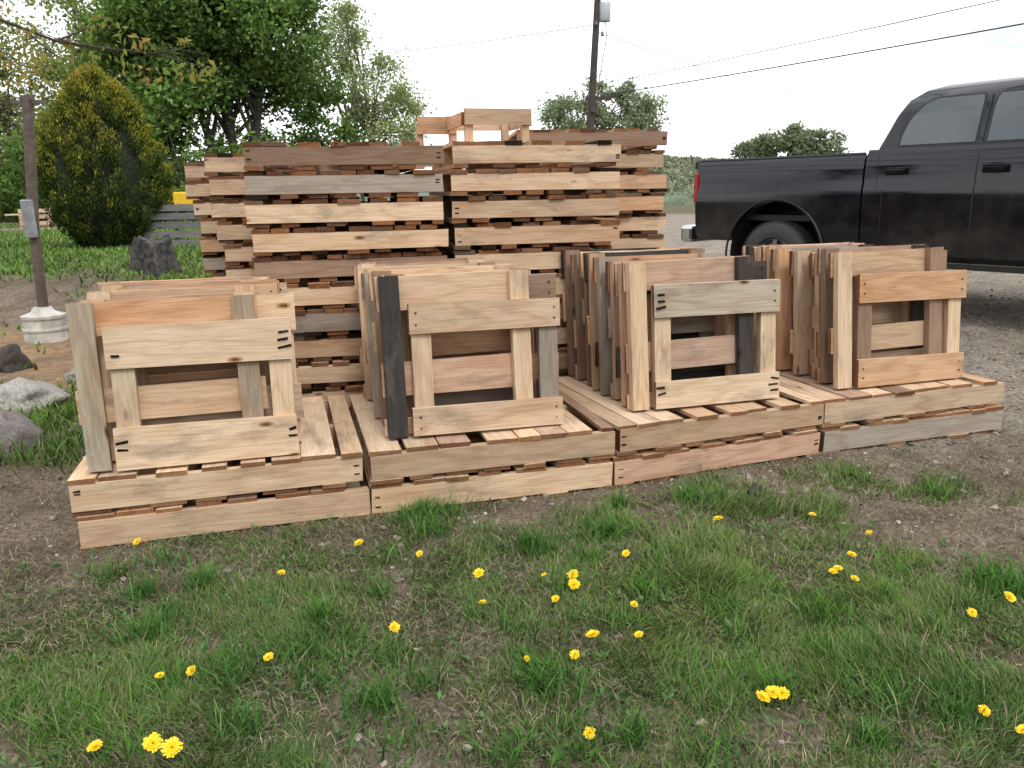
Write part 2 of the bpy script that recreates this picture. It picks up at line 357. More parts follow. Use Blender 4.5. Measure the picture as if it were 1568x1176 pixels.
for dx,dy,s in DL:
    s*=.98
    z0=float(hz(dx,dy)); hh=random.uniform(.04,.06); top=Vector((dx*.985,dy*.985,z0+hh)); nrm=Vector((random.uniform(-.45,.45),random.uniform(-.8,.1),1)).normalized()
    tube(mb,[(dx*.985+random.uniform(-.01,.01),dy*.985+.01,z0-.005),top-Vector((0,0,.006))],.0017,5,mi=1)
    t=nrm.orthogonal().normalized(); b_=nrm.cross(t)
    for ring,(n_,r,el) in enumerate([(24,.0205,.12),(20,.016,.5),(14,.011,.95),(8,.005,1.35)]):
        for k in range(n_):
            a=2*math.pi*(k+random.random()*.6)/n_; dv=(t*math.cos(a)+b_*math.sin(a)); rr=r*s*random.uniform(.78,1.1)
            tip=top+dv*rr*math.cos(el*.6)+nrm*rr*math.sin(el)*.8; sd=nrm.cross(dv)*.0022*s
            root=top+dv*.002
            mb.add([root-sd*.5,root+sd*.5,tip+sd,tip-sd],[(0,1,2,3)],mi=0)
mb.obj('dandelions',[PET,STEM])

def tintmat(name,rough=.85,spec=.2):
    m,nt,b,o=newmat(name); t=N(nt,'ShaderNodeAttribute',attribute_name='tint')
    g_=N(nt,'ShaderNodeNewGeometry'); n=N(nt,'ShaderNodeTexNoise'); n.inputs['Scale'].default_value=60; n.inputs['Detail'].default_value=6
    nt.links.new(g_.outputs['Position'],n.inputs['Vector']); r=ramp(nt,[(.3,(.65,.65,.65)),(.7,(1.2,1.2,1.2))]); nt.links.new(n.outputs[0],r.inputs[0])
    c=mixc(nt,t.outputs['Color'],r.outputs[0],1.0,'MULTIPLY'); nt.links.new(c,b.inputs['Base Color'])
    b.inputs['Roughness'].default_value=rough; b.inputs['Specular IOR Level'].default_value=spec
    bp=N(nt,'ShaderNodeBump'); bp.inputs['Strength'].default_value=.4; bp.inputs['Distance'].default_value=.004; nt.links.new(n.outputs[0],bp.inputs['Height']); nt.links.new(bp.outputs[0],b.inputs['Normal'])
    return m
STONE=tintmat('stone')
def stones(name,n,x0,x1,y0,y1,fun,smin,smax,colf):
    x,y=scatter(n,x0,x1,y0,y1,fun); m=len(x)
    base_=np.array([[1,0,0],[0,1,0],[-1,0,0],[0,-1,0],[0,0,.7],[0,0,-.7],[.6,.6,.4],[-.6,.6,.4],[-.6,-.6,.4],[.6,-.6,.4]],float)
    tri=np.array([[0,6,9],[6,0,1],[7,1,2],[8,2,3],[9,3,0],[6,1,7],[7,2,8],[8,3,9],[4,6,7],[4,7,8],[4,8,9],[4,9,6]])
    s=smin+(smax-smin)*rng.random(m)**4
    B=base_[None]*s[:,None,None]*rng.uniform(.6,1.3,(m,10,1))*rng.uniform(.6,1.2,(m,1,3))
    a=rng.uniform(0,6.28,m); ca,sa=np.cos(a)[:,None],np.sin(a)[:,None]
    Bx=B[...,0]*ca-B[...,1]*sa; By=B[...,0]*sa+B[...,1]*ca
    V=np.stack([Bx+x[:,None],By+y[:,None],B[...,2]+(hz(x,y)+s*.15)[:,None]],-1).reshape(-1,3)
    F=(tri[None]+np.arange(m)[:,None,None]*10).reshape(-1,3)
    c=np.ones((m,4)); c[:,:3]=colf(m)
    return np_mesh(name,V,F,np.repeat(c,10,0),STONE)
stones('gravel',80000,-2.8,9,1.3,12,lambda x,y:np.clip((1-zone(x,y)[0])*(.20+.5*zone(x,y)[1])*ss(12,4,y)+.02,0,1),.003,.022,lambda m:np.array([.32,.275,.225])*rng.uniform(.35,1.5,(m,1))*rng.uniform(.95,1.05,(m,3)))

# ------------------------------------------------------------------ wood objects
FRESH=(.70,.53,.365);TAN=(.62,.445,.30);PINK=(.57,.385,.28);ORNG=(.58,.37,.225);GREY=(.40,.355,.30);DARK=(.06,.055,.05);BROWN=(.33,.225,.16)
def pick(*w):
    return random.choices([FRESH,TAN,PINK,ORNG,GREY,BROWN,DARK],w)[0]
NAIL=(.012,.012,.014)
def pallet(name,o,yaw,L=1.13,D=1.02,h=.15,z=0,tl=(5,4,1,1,1,0,0),deck=(4,4,3,2,1,2,0),td=.0235,wd=(.085,.095,.12,.14,.10)):
    mb=MB(); M=Matrix.Translation((o[0],o[1],z))@Matrix.Rotation(yaw,4,'Z')
    sh=h-2*td-.001
    for yy in (.02,D/2,D-.02):
        board(mb,(L/2+random.uniform(-.006,.006),yy,h/2),(L-random.uniform(.002,.012),.038,sh-.001),M,pick(*tl),jit=.003)
    for top in (1,0):
        x=0.0
        while x<L-.06:
            w=random.choice(wd); 
            if x+w>L: w=L-x
            th=td-random.uniform(.001,.004)
            board(mb,(x+w/2,D/2+random.uniform(-.010,.012),(h-td+th/2) if top else (td-th/2)),(w-.004,D-random.uniform(-.008,.012),th),M,pick(*deck),ax=1)
            x+=w+(random.choice([.0,.004,.02,.05,.07]) if top else random.choice([.03,.06,.10,.14]))
    for xx in (.03,L-.03):
        if random.random()<.3:
            for k in range(2): board(mb,(xx,-.0005,h/2+random.uniform(-.03,.03)),(.022,.003,.005),M,NAIL)
    return mb.obj(name,WOOD)
front=[(-1.71,2.905),(-.615,3.215),(.47,3.51),(1.585,3.915),(2.74,4.29)]
for i in range(4):
    a,b_=Vector(front[i]),Vector(front[i+1]); d=b_-a; yaw=math.atan2(d.y,d.x); L=d.length-.012
    for k in range(2):
        tl=(4,4,1,1,0,0,0) if k==1 else [(3,3,1,0,1,0,0),(5,3,0,0,1,0,0),(1,2,5,1,0,.5,0),(0,0,0,0,6,0,0)][i]
        pallet('wooden_pallet',(a.x+.012*random.uniform(-1,1)+(.018 if k==0 and i==0 else 0),a.y+.01*random.uniform(-1,1)),yaw+R(random.uniform(-.3,.3)),L,1.03,.15,k*.1505-.008,tl,(8,4,2,1,0,.5,0),.02,(.12,.14,.14,.10))
def stack(a,b_,n,h,D=1.0,lean=0,jit=.014,tl=(6,5,1.5,1.0,.4,.2,0),dk=(1,2,3,3,2,5,1.0)):
    a,b_=Vector(a),Vector(b_); d=b_-a; yaw=math.atan2(d.y,d.x)
    for k in range(n):
        pallet('wooden_pallet',(a.x+random.uniform(-jit,jit)+lean*(n-k),a.y+random.uniform(-jit,jit)),yaw+R(random.uniform(-.6,.6)),d.length,D,h,k*(h+.0006),tl,dk,.025,(.085,.095,.12,.10))
stack((-1.37,4.3),(-.345,4.5),11,.146)
stack((-.31,4.51),(.64,4.71),11,.146)
stack((.06,5.76),(1.12,5.86),12,.1455,tl=(3,4,3,1.5,1,.6,0))
stack((-2.00,5.45),(-1.03,5.62),11,.1465,lean=.012,jit=.02)
stack((-2.57,6.55),(-1.55,6.7),11,.1455,lean=.016,jit=.03)

def frame(name,o,yaw,lean,roll,kind,W,H,z,T,stain=0,mid=None):
    mb=MB(); M=Matrix.Translation((o[0],o[1],z))@Matrix.Rotation(yaw,4,'Z')@Matrix.Rotation(-lean,4,'X')@Matrix.Rotation(roll,4,'Y')
    hb=T.get('hb',.145); hb2=T.get('hb2',hb); vw=.085; vt=.038; ht=.019
    if kind=='A': hy=ht/2; vy=ht+vt/2+.001
    else: vy=vt/2; hy=vt+ht/2+.001
    for i,x in enumerate((.055,W-.055)):
        board(mb,(x,vy,H/2),(vw,vt,H-(.012 if kind=='A' else 0)),M,T['v%d'%i])
    board(mb,(W/2,hy,H-hb/2),(W,ht,hb),M,T['t'],jit=.004)
    zb=hb2/2+.003 if mid is None else mid
    board(mb,(W/2,hy,zb),(W+random.uniform(-.01,.01),ht,hb2),M,T['b'],jit=.003)
    if mid is not None and mid>.14 and random.random()<.6: board(mb,(W/2,hy,.04),(W,ht,.07),M,T['b'])
    if kind=='A':
        for x,zz in ((.032,H-hb*.5),(W-.032,H-hb*.5),(.032,hb*.5),(W-.032,hb*.5)):
            if stain and random.random()<stain:
                for k in (-1,0,1):
                    if random.random()<.85: 
                        Mn=M@Matrix.Translation((x+random.uniform(-.008,.008),-.002,zz+k*.03))@Matrix.Rotation(random.uniform(-.25,.25),4,'Y')
                        board(mb,(0,0,0),(random.uniform(.03,.055),.004,random.uniform(.006,.011)),Mn,NAIL)
            else:
                for k in (-1,1): board(mb,(x,-.0018,zz+k*.025),(.006,.004,.006),M,NAIL)
    return mb.obj(name,WOOD)
groups=[((-1.555,2.985),(-.885,3.185),.70,.565,.655,dict(v0=FRESH,v1=FRESH,t=FRESH,b=FRESH,hb=.165),dict(v0=(.50,.42,.31),v1=(.42,.34,.25),t=ORNG,b=TAN,hb=.13),(5,4,2,2,1,1,0),.9),
        ((-.43,3.36),(.25,3.555),.69,.58,.70,dict(v0=FRESH,v1=GREY,t=TAN,b=TAN,hb=.125),dict(v0=DARK,v1=FRESH,t=TAN,b=PINK,hb=.15),(4,4,3,1,2,2.5,.8),.15),
        ((.69,3.735),(1.37,3.95),.70,.60,.71,dict(v0=FRESH,v1=FRESH,t=(.50,.42,.32),b=FRESH,hb=.155,hb2=.135),dict(v0=FRESH,v1=DARK,t=PINK,b=PINK,hb=.14),(2.5,3,2.5,1,2,3.5,2.4),.9),
        ((1.82,4.10),(2.50,4.31),.70,.595,.71,dict(v0=BROWN,v1=FRESH,t=ORNG,b=ORNG,hb=.15,hb2=.145),dict(v0=FRESH,v1=BROWN,t=TAN,b=TAN,hb=.13),(3.5,3,3,1,1.5,3,1.2),.2)]
for gi,(p0,p1,W,HA,HB,ta,tb,wt,st) in enumerate(groups):
    p0,p1=Vector(p0),Vector(p1); d=(p1-p0).normalized(); back=Vector((-d.y,d.x)); yaw=math.atan2(d.y,d.x)
    npair=8; pos=0.0
    for k in range(npair):
        lean=R(5.5+random.uniform(-.6,.6)); jx=0 if k==0 else random.uniform(-.035,.035)
        o=p0+back*pos+d*jx
        def ran(): 
            r={q:random.choices([FRESH,TAN,PINK,ORNG,GREY,BROWN,DARK],wt)[0] for q in('v0','v1','t','b')}; r['hb']=random.uniform(.12,.16); return r
        if k==0:
            frame('wooden_frame_pallet',o,yaw,lean,R(.6),'A',W,HA,.303,ta,st)
            frame('wooden_frame_pallet',o+back*.023-d*.118,yaw,lean,R(-.3),'B',W,HB,.303,tb,0,.25)
        else:
            s=ran(); s2=ran()
            hA=HA+random.uniform(.04,.09); hB=HB+random.uniform(-.03,.01)
            frame('wooden_frame_pallet',o,yaw+R(random.uniform(-.8,.8)),lean,R(random.uniform(-.5,.5)),'A',W,hA,.303,s,0,None if random.random()<.4 else random.uniform(.16,.34))
            frame('wooden_frame_pallet',o+back*.024-d*(.10+random.uniform(-.02,.02)),yaw+R(random.uniform(-.8,.8)),lean,R(random.uniform(-.4,.4)),'B',W,hB,.303,s2,0,random.uniform(.18,.40))
        pos+=.088+random.uniform(.015,.055)

mb=MB(); M=Matrix.Translation((-.22,4.72,1.608))@Matrix.Rotation(R(16),4,'Z')
for x,y in ((0,0),(.33,0),(0,.42),(.33,.42)): board(mb,(x,y,.085),(.042,.045,.17),M,FRESH if x else TAN)
board(mb,(.165,-.032,.142),(.39,.018,.085),M,TAN); board(mb,(.165,.452,.142),(.39,.018,.085),M,TAN)
board(mb,(-.031,.21,.132),(.018,.42,.07),M,ORNG); board(mb,(.363,.21,.132),(.018,.42,.07),M,TAN)
board(mb,(-.10,.40,.125),(.24,.02,.10),M,ORNG); board(mb,(-.20,.43,.07),(.04,.04,.14),M,TAN)
mb.obj('small_wooden_table_frame',WOOD)

# ------------------------------------------------------------------ truck
def paint():
    m,nt,b,o=newmat('black_truck_paint'); L=nt.links.new
    tc=N(nt,'ShaderNodeTexCoord'); n=N(nt,'ShaderNodeTexNoise'); n.inputs['Scale'].default_value=2.4; n.inputs['Detail'].default_value=9; n.inputs['Roughness'].default_value=.66; L(tc.outputs['Object'],n.inputs['Vector'])
    sx=N(nt,'ShaderNodeSeparateXYZ'); L(tc.outputs['Object'],sx.inputs[0])
    mr=N(nt,'ShaderNodeMapRange'); mr.inputs[1].default_value=1.30; mr.inputs[2].default_value=.5; mr.inputs[3].default_value=.0; mr.inputs[4].default_value=.42; L(sx.outputs[2],mr.inputs[0])
    rn=ramp(nt,[(.42,(.10,.10,.10)),(.70,(1,1,1))]); L(n.outputs[0],rn.inputs[0])
    mu=N(nt,'ShaderNodeMath',operation='MULTIPLY'); L(mr.outputs[0],mu.inputs[0]); L(rn.outputs[0],mu.inputs[1])
    c=mixc(nt,(.0035,.0042,.0075,1),(.12,.105,.085,1),mu.outputs[0]); L(c,b.inputs['Base Color'])
    ad=N(nt,'ShaderNodeMath',operation='ADD'); ad.inputs[1].default_value=.06; L(mu.outputs[0],ad.inputs[0]); L(ad.outputs[0],b.inputs['Roughness'])
    return m
PAINT=paint(); TRIM=simple('black_trim',(.012,.012,.012),.6,0,20,.2,.1); CHROME=simple('chrome_steel',(.55,.56,.58),.18,1,6,.1,0)
TIRE=simple('tire_rubber',(.045,.042,.038),.85,0,30,.3,.3); RIM=simple('rim_alloy',(.28,.28,.29),.35,.9,12,.2,0)
RED=simple('red_tail_lens',(.30,.01,.015),.15,0,40,.2,0); GLASS,nt_,b_g,o_=newmat('tinted_glass')
b_g.inputs['Base Color'].default_value=(.03,.045,.05,1); b_g.inputs['Roughness'].default_value=.03; b_g.inputs['Specular IOR Level'].default_value=1.0
AMB=simple('headlight_lens',(.5,.5,.48),.1,0,20,.1,0)
truck=empty('black_pickup_truck',(2.84,9.9,.185),math.atan2(-.777,.63)); truck.scale=(.965,.965,.965)
SEC=[(.93,.60),(.985,.66),(1.0,.80),(1.015,1.0),(1.015,1.15),(1.0,1.20),(1.0,1.34),(.985,1.43),(.955,1.475),(.87,1.475)]
def extr(mb,loop,xs_,M=I4,mi=0):
    n=len(loop); vs=[];fs=[]
    for i,x in enumerate(xs_):
        for y,z in loop: vs.append((x,y,z))
    for i in range(len(xs_)-1):
        for k in range(n): fs.append((i*n+k,i*n+(k+1)%n,(i+1)*n+(k+1)%n,(i+1)*n+k))
    fs.append(tuple(range(n))[::-1]); fs.append(tuple((len(xs_)-1)*n+k for k in range(n)))
    mb.add([M@Vector(v) for v in vs],fs,mi=mi)
def fixn(o):
    bm=bmesh.new(); bm.from_mesh(o.data); bmesh.ops.recalc_face_normals(bm,faces=bm.faces); bm.to_mesh(o.data); bm.free()
cut=MB()
for cx in(1.08,4.95):
    for s in(-1,1): lathe(cut,[(.0001,-.3),(.59,-.3),(.59,.3),(.0001,.3)],Matrix.Translation((cx,s*.95,.46))@Matrix.Rotation(R(90),4,'X'),40)
cutme=bpy.data.meshes.new('c'); cutme.from_pydata(cut.v,[],cut.f)
bm=bmesh.new(); bm.from_mesh(cutme); bmesh.ops.remove_doubles(bm,verts=bm.verts,dist=.001); bmesh.ops.recalc_face_normals(bm,faces=bm.faces); bm.to_mesh(cutme); bm.free()
cuto=bpy.data.objects.new('c',cutme); C.objects.link(cuto)
def carve(o):
    fixn(o)
    md=o.modifiers.new('b','BOOLEAN'); md.operation='DIFFERENCE'; md.object=cuto; md.solver='EXACT'
    dg=bpy.context.evaluated_depsgraph_get(); me=bpy.data.meshes.new_from_object(o.evaluated_get(dg)); o.modifiers.clear(); o.data=me
    me.polygons.foreach_set('use_smooth',np.ones(len(me.polygons),dtype=bool))
    try: me.set_sharp_from_angle(angle=R(28))
    except Exception: pass
bx=[0.03,.3,.6,.9,1.2,1.5,1.8,2.03]
parts=[]
for sgn,nm in((-1,'bed_side_right'),(1,'bed_side_left')):
    mb=MB(); lp=[(sgn*y,z) for y,z in SEC]+[(sgn*.87,.60)]
    extr(mb,lp,bx); o=mb.obj(nm,PAINT,None); carve(o); parts.append(o)
mb=MB(); box(mb,(1.03,0,.86),(1.98,1.73,.06)); box(mb,(2.0,0,1.16),(.05,1.73,.56)); o=mb.obj('bed_floor',TRIM); parts.append(o)
mb=MB(); box(mb,(.0,0,1.05),(.07,1.72,.80)); box(mb,(-.04,0,1.05),(.02,1.4,.5)); o=mb.obj('tailgate',PAINT,bevel=.015); parts.append(o)
mb=MB(); cs=[(.90,.48),(.975,.54),(1.0,.72),(1.015,1.0),(1.015,1.15),(1.0,1.20),(1.0,1.36),(.985,1.46),(.95,1.52)]
lp=[(-y,z) for y,z in cs]+[(y,z) for y,z in cs[::-1]]
extr(mb,lp,[2.05,2.5,3.06,3.6,4.2]); o=mb.obj('cab_doors',PAINT); carve(o); parts.append(o)
mb=MB(); cs2=[(.90,.50),(.975,.56),(1.0,.75),(1.015,1.0),(1.0,1.2),(.97,1.32),(.85,1.42),(.5,1.47)]
lp=[(-y,z) for y,z in cs2]+[(y,z) for y,z in cs2[::-1]]
extr(mb,lp,[4.205,4.7,5.3,5.75]); o=mb.obj('hood_and_fenders',PAINT); carve(o); parts.append(o)
bpy.data.objects.remove(cuto)
ZT=lambda z: 1.45+(z-1.45)*1.24
lv=[(1.45,2.08,4.75,.965),(1.52,2.10,4.62,.945),(1.60,2.14,4.45,.915),(1.75,2.21,4.18,.86),(1.86,2.30,4.0,.815),(1.92,2.42,3.9,.765),(1.955,2.58,3.75,.68),(1.975,2.85,3.5,.5)]
lv=[(ZT(l[0]),)+l[1:] for l in lv]
def gy(z): return float(np.interp(z,[l[0] for l in lv],[l[3] for l in lv]))
mb=MB(); vs=[];fs=[]
for z,xa,xb,hy in lv:
    c=.07
    vs+=[(xa,-hy+c,z),(xa+c*.7,-hy,z),(xb-c,-hy,z),(xb,-hy+c,z),(xb,hy-c,z),(xb-c,hy,z),(xa+c*.7,hy,z),(xa,hy-c,z)]
for i in range(len(lv)-1):
    for k in range(8): fs.append((i*8+k,i*8+(k+1)%8,(i+1)*8+(k+1)%8,(i+1)*8+k))
fs.append(tuple((len(lv)-1)*8+k for k in range(8))); mb.add(vs,fs); o=mb.obj('cab_roof_and_pillars',PAINT,smooth=True,angle=50); fixn(o); parts.append(o)
def sidewin(mb,quad,sgn,off=.004,mi=0):
    vs=[];fs=[]
    for z,xa,xb in quad: vs+=[(xa,sgn*(gy(z)+off),z),(xb,sgn*(gy(z)+off),z)]
    for i in range(len(quad)-1): fs.append((2*i,2*i+1,2*i+3,2*i+2) if sgn<0 else (2*i,2*i+2,2*i+3,2*i+1))
    mb.add(vs,fs,mi=mi)
rw=[(1.53,2.34,3.0),(1.60,2.345,3.0),(1.70,2.38,3.0),(1.75,2.42,3.0),(1.82,2.50,3.0),(1.855,2.60,2.99)]
fw=[(1.53,3.10,4.18),(1.60,3.10,4.12),(1.75,3.10,3.98),(1.82,3.11,3.88),(1.855,3.13,3.80)]
rw=[(ZT(q[0]),)+q[1:] for q in rw]; fw=[(ZT(q[0]),)+q[1:] for q in fw]
def grow(w,g_): 
    r=[(z,a-g_,b__+g_) for z,a,b__ in w]; r[0]=(w[0][0]-g_*.7,)+r[0][1:]; r[-1]=(w[-1][0]+g_*.6,w[-1][1],w[-1][2]+g_*.6); return r
mb=MB()
for s in(-1,1):
    for w in(rw,fw): sidewin(mb,grow(w,.022),s,.003,1); sidewin(mb,w,s,.007,0)
for fr in (0,1):
    def fx(z): return float(np.interp(z,[l[0] for l in lv],[l[1+fr] for l in lv]))+(.006 if fr else -.006)
    zz=[ZT(q) for q in (1.56,1.60,1.75,1.86)]; vs=[];fs=[]
    for z in zz: vs+=[(fx(z),-(gy(z)-.16),z),(fx(z),gy(z)-.16,z)]
    for i in range(3): fs.append((2*i,2*i+1,2*i+3,2*i+2))
    mb.add(vs,fs,mi=0)
parts.append(mb.obj('windows',[GLASS,TRIM]))
mb=MB()
def seam(x,sec,w=.007):
    for sgn in(-1,1):
        vs=[];fs=[]
        for y,z in sec: vs+=[(x-w/2,sgn*(y+.0015),z),(x+w/2,sgn*(y+.0015),z)]
        for i in range(len(sec)-1): fs.append((2*i,2*i+1,2*i+3,2*i+2))
        mb.add(vs,fs)
seam(3.06,cs[1:],.012); seam(4.10,cs[1:8]); seam(2.17,cs[4:]); seam(2.24,cs[1:5])
for sgn in (-1,1):
    vs=[]
    for z in [ZT(q) for q in (1.53,1.6,1.75,1.86)]: vs+=[(3.055,sgn*(gy(z)+.009),z),(3.065,sgn*(gy(z)+.009),z)]
    mb.add(vs,[(0,1,3,2),(2,3,5,4),(4,5,7,6)])
parts.append(mb.obj('door_seams',TRIM))
mb=MB()
for s in(-1,1):
    for x in(2.36,3.22): box(mb,(x,s*1.03,1.315),(.19,.035,.035)); box(mb,(x,s*1.006,1.315),(.22,.012,.07))
parts.append(mb.obj('door_handles',PAINT,bevel=.012))
mb=MB()
for s in(-1,1):
    for cx in(1.08,4.95):
        pts=[]
        for k in range(25):
            a=math.pi*(k/24)*1.08-.12; pts.append((cx+.595*math.cos(a),s*1.005,.46+.595*math.sin(a)))
        tube(mb,pts,.014,6)
        # inner wheel-well liner
        vs=[];fs=[]
        for k in range(21):
            a=math.pi*(k/20)*1.1-.15; 
            vs+=[(cx+.575*math.cos(a),s*.96,.46+.575*math.sin(a)),(cx+.575*math.cos(a),s*.60,.46+.575*math.sin(a))]
        for k in range(20): fs.append((2*k,2*k+1,2*k+3,2*k+2))
        mb.add(vs,fs)
        mb.add([(cx,s*.60,.46)]+[vs[2*k+1] for k in range(21)],[(0,k+1,k+2) for k in range(20)])
    tube(mb,[(.03,s*.92,1.482),(2.0,s*.92,1.482)],.022,6)
    box(mb,(3.15,s*1.0,.46),(2.0,.06,.05))
parts.append(mb.obj('fender_lips_and_rail_caps',TRIM,smooth=True))
mb=MB()
for s in(-1,1): box(mb,(.035,s*.955,1.19),(.07,.125,.34),mi=0)
parts.append(mb.obj('tail_lights',RED,bevel=.02))
mb=MB(); box(mb,(-.12,0,.66),(.18,1.96,.20)); box(mb,(5.85,0,.68),(.18,1.98,.26)); parts.append(mb.obj('bumpers',CHROME,bevel=.04))
mb=MB(); box(mb,(-.03,-.86,1.45),(.10,.10,.09)); parts.append(mb.obj('rail_latch',TRIM,bevel=.02))
mb=MB(); box(mb,(5.77,0,1.05),(.08,1.1,.42)); parts.append(mb.obj('grille',TRIM,bevel=.02))
mb=MB(); [box(mb,(5.76,s*.76,1.1),(.1,.36,.24)) for s in(-1,1)]; parts.append(mb.obj('headlights',AMB,bevel=.03))
mb=MB(); box(mb,(2.9,0,.62),(5.3,1.1,.2)); [box(mb,(x,0,.43),(.12,1.6,.12)) for x in(1.08,4.95)]; parts.append(mb.obj('chassis',TRIM))
mb=MB()
for s in(-1,1): box(mb,(4.05,s*1.15,1.62),(.09,.2,.26)); box(mb,(4.05,s*1.03,1.52),(.05,.16,.04))
parts.append(mb.obj('door_mirrors',TRIM,bevel=.025))
for i,(cx,s) in enumerate([(1.08,-1),(1.08,1),(4.95,-1),(4.95,1)]):
    mb=MB(); M=Matrix.Translation((cx,s*.86,.415))@Matrix.Rotation(R(90)*(1 if s<0 else -1),4,'X')
    lathe(mb,[(.24,-.13),(.36,-.14),(.405,-.11),(.415,-.05),(.415,.05),(.405,.10),(.38,.13),(.30,.145),(.245,.135),(.235,.11)],M,48,mi=0)
    lathe(mb,[(.236,.115),(.225,.125),(.215,.09),(.19,.05),(.05,.055),(.045,.10),(.001,.10)],M,48,mi=1)
    for k in range(8):
        Mk=M@Matrix.Rotation(2*math.pi*k/8,4,'Z'); box(mb,(.13,0,.085),(.19,.045,.03),Mk,mi=1)
    for k in range(70):
        Mk=M@Matrix.Rotation(2*math.pi*k/70,4,'Z'); box(mb,(.414,0,.06),(.012,.018,.10),Mk,mi=0)
    parts.append(mb.obj('wheel_%d'%(i+1),[TIRE,RIM],smooth=True))
for o in parts: o.parent=truck

# ------------------------------------------------------------------ trees
def tree(name,base,lobes,nleaf,lsize,c1,c2,trunk_h=3,trunk_r=.2,trunks=1,clus=90,cr=.8,limbs=26,flat=.3,shell=.5,mat=None):
    root=empty(name,base); mb=MB()
    lob=[(Vector(l[:3])-Vector(base),l[3:6]) for l in lobes]
    vol=np.array([l[1][0]*l[1][1]*l[1][2] for l in lob])**.67; vol=vol/vol.sum()
    ci=rng.choice(len(lob),clus,p=vol); d=unit(rng.normal(size=(clus,3))); rad=rng.random(clus)**(1/3*(1-shell)+.12)
    cen=np.array([lob[i][0] for i in ci])+d*rad[:,None]*np.array([lob[i][1] for i in ci])
    tops=[]
    for t in range(trunks):
        ox=(t-(trunks-1)/2)*.5; pts=[];rr=[]
        for k in range(6):
            f=k/5; pts.append((ox*(1+f*1.6)+.12*math.sin(f*4+t),.1*math.cos(3*f+t),trunk_h*f)); rr.append(trunk_r*(1-.45*f))
        tube(mb,pts,rr,8); tops.append(pts)
    sel=rng.choice(clus,min(limbs,clus),replace=False)
    for j in sel:
        tp=tops[int(j)%trunks]; f=random.uniform(.45,1); i0=min(4,int(f*5)); p0=Vector(tp[i0]).lerp(Vector(tp[i0+1]),f*5-i0 if f<1 else 1)
        p3=Vector(cen[j]); mid=p0.lerp(p3,.5)+Vector((random.uniform(-.3,.3),random.uniform(-.3,.3),abs((p3-p0).length)*.12))
        r0=trunk_r*.42
        tube(mb,[p0,p0.lerp(mid,.5)+Vector((0,0,.1)),mid,p3.lerp(mid,.4),p3],[r0,r0*.8,r0*.55,r0*.35,r0*.12],5)
    mb.obj('trunk_and_limbs',BARK,root,smooth=True)
    w=rng.uniform(.4,1.6,clus); w/=w.sum(); k=rng.choice(clus,nleaf,p=w)
    csz=rng.uniform(.5,1.35,clus)*cr
    off=rng.normal(size=(nleaf,3))*.5; off[:,2]*=.75
    P=cen[k]+off*csz[k][:,None]
    nrm=unit(rng.normal(size=(nleaf,3))+np.array([0,-.2,flat*2])); tan=unit(np.cross(nrm,rng.normal(size=(nleaf,3))))
    V,F=leafquads(P,lsize*rng.uniform(.6,1.3,nleaf),nrm,tan,.55)
    ct=rng.random(clus); f=np.clip(.55*ct[k]+.45*rng.random(nleaf)+.16*off[:,2],0,1)[:,None]
    c=np.ones((nleaf,4)); c[:,:3]=(np.array(c1)*(1-f)+np.array(c2)*f)*rng.uniform(.8,1.2,(nleaf,1))
    np_mesh('foliage',V,F,np.repeat(c,4,0),mat or LEAF,root)
    return root
Zt=.5
tree('maple_tree',(-9.8,30,Zt),[(-10.2,30,8.6,3.3,3.2,3.0),(-8.5,29.5,6.8,2.3,2.4,2.2),(-12.1,30,6.8,2.0,2.4,2.1),(-7.5,30,4.7,1.4,1.8,1.1),(-10.0,29.5,5.2,2.3,2.2,1.3),(-8.4,30,9.6,2.0,2,2)],90000,.095,(.06,.115,.028),(.21,.33,.085),5,.20,3,180,.88,50)
tree('birch_tree',(-16.5,37,Zt),[(-16.8,37,8.2,3.2,3,3.2),(-14.2,37,7.6,2.2,2.4,2.6),(-19,38,6.0,2.2,2.4,2.4)],28000,.095,(.15,.20,.06),(.38,.46,.14),6,.13,3,130,.85,70)
tree('birch_tree',(-23.5,38,Zt),[(-23.5,38,5.6,2.8,3,3.4),(-27,38,5,2.8,2.6,3.2),(-21,38,3.4,1.8,2,1.8)],22000,.11,(.16,.17,.06),(.36,.37,.14),5,.14,3,110,.95,60)
tree('birch_tree',(-7.2,42,Zt),[(-7.0,42,6.2,2.0,2,2.4),(-5.4,42,4.4,1.4,2,1.7),(-7.8,42,8.4,1.6,2,1.8)],12000,.095,(.20,.25,.11),(.46,.52,.24),4,.12,2,80,.7,60)
tree('ash_tree',(3.7,40,0),[(3.1,40,4.7,1.3,1.4,.9),(4.1,40,5.4,1.0,1.2,.8),(6.1,40,5.2,1.1,1.3,1.0),(2.6,40,4.1,.8,1,.6),(5.2,40,4.0,1.6,1.2,.8),(6.7,40,4.3,.6,1,.8)],13500,.085,(.17,.21,.11),(.36,.42,.25),3.2,.15,2,66,.5,40)
tree('ash_tree',(17,50,0),[(15.6,50,3.4,1.7,1.4,.9),(18.3,50,3.6,1.6,1.4,1.0),(16.9,50,3.0,2.6,1.6,1.0),(17.6,50,4.2,.8,.9,.5)],12000,.12,(.11,.14,.08),(.26,.30,.17),2.2,.2,2,50,.55,16)
def mass(name,lobes,n,size,c1,c2,clus,cr):
    return tree(name,(lobes[0][0],lobes[0][1],Zt),lobes,n,size,c1,c2,1.0,.06,1,clus,cr,30)
mass('undergrowth_bushes',[(-10.5,27,1.9,2.6,1.5,1.4),(-13,28,2.4,2.4,1.6,1.8),(-8.0,27.5,1.7,2.2,1.5,1.1),(-16.5,30,2.0,2.6,1.8,1.6),(-11.6,28,3.8,1.8,1.5,1.0),(-9.0,33,3.0,3.2,1.6,1.8)],46000,.10,(.05,.095,.025),(.19,.30,.07),130,.8)
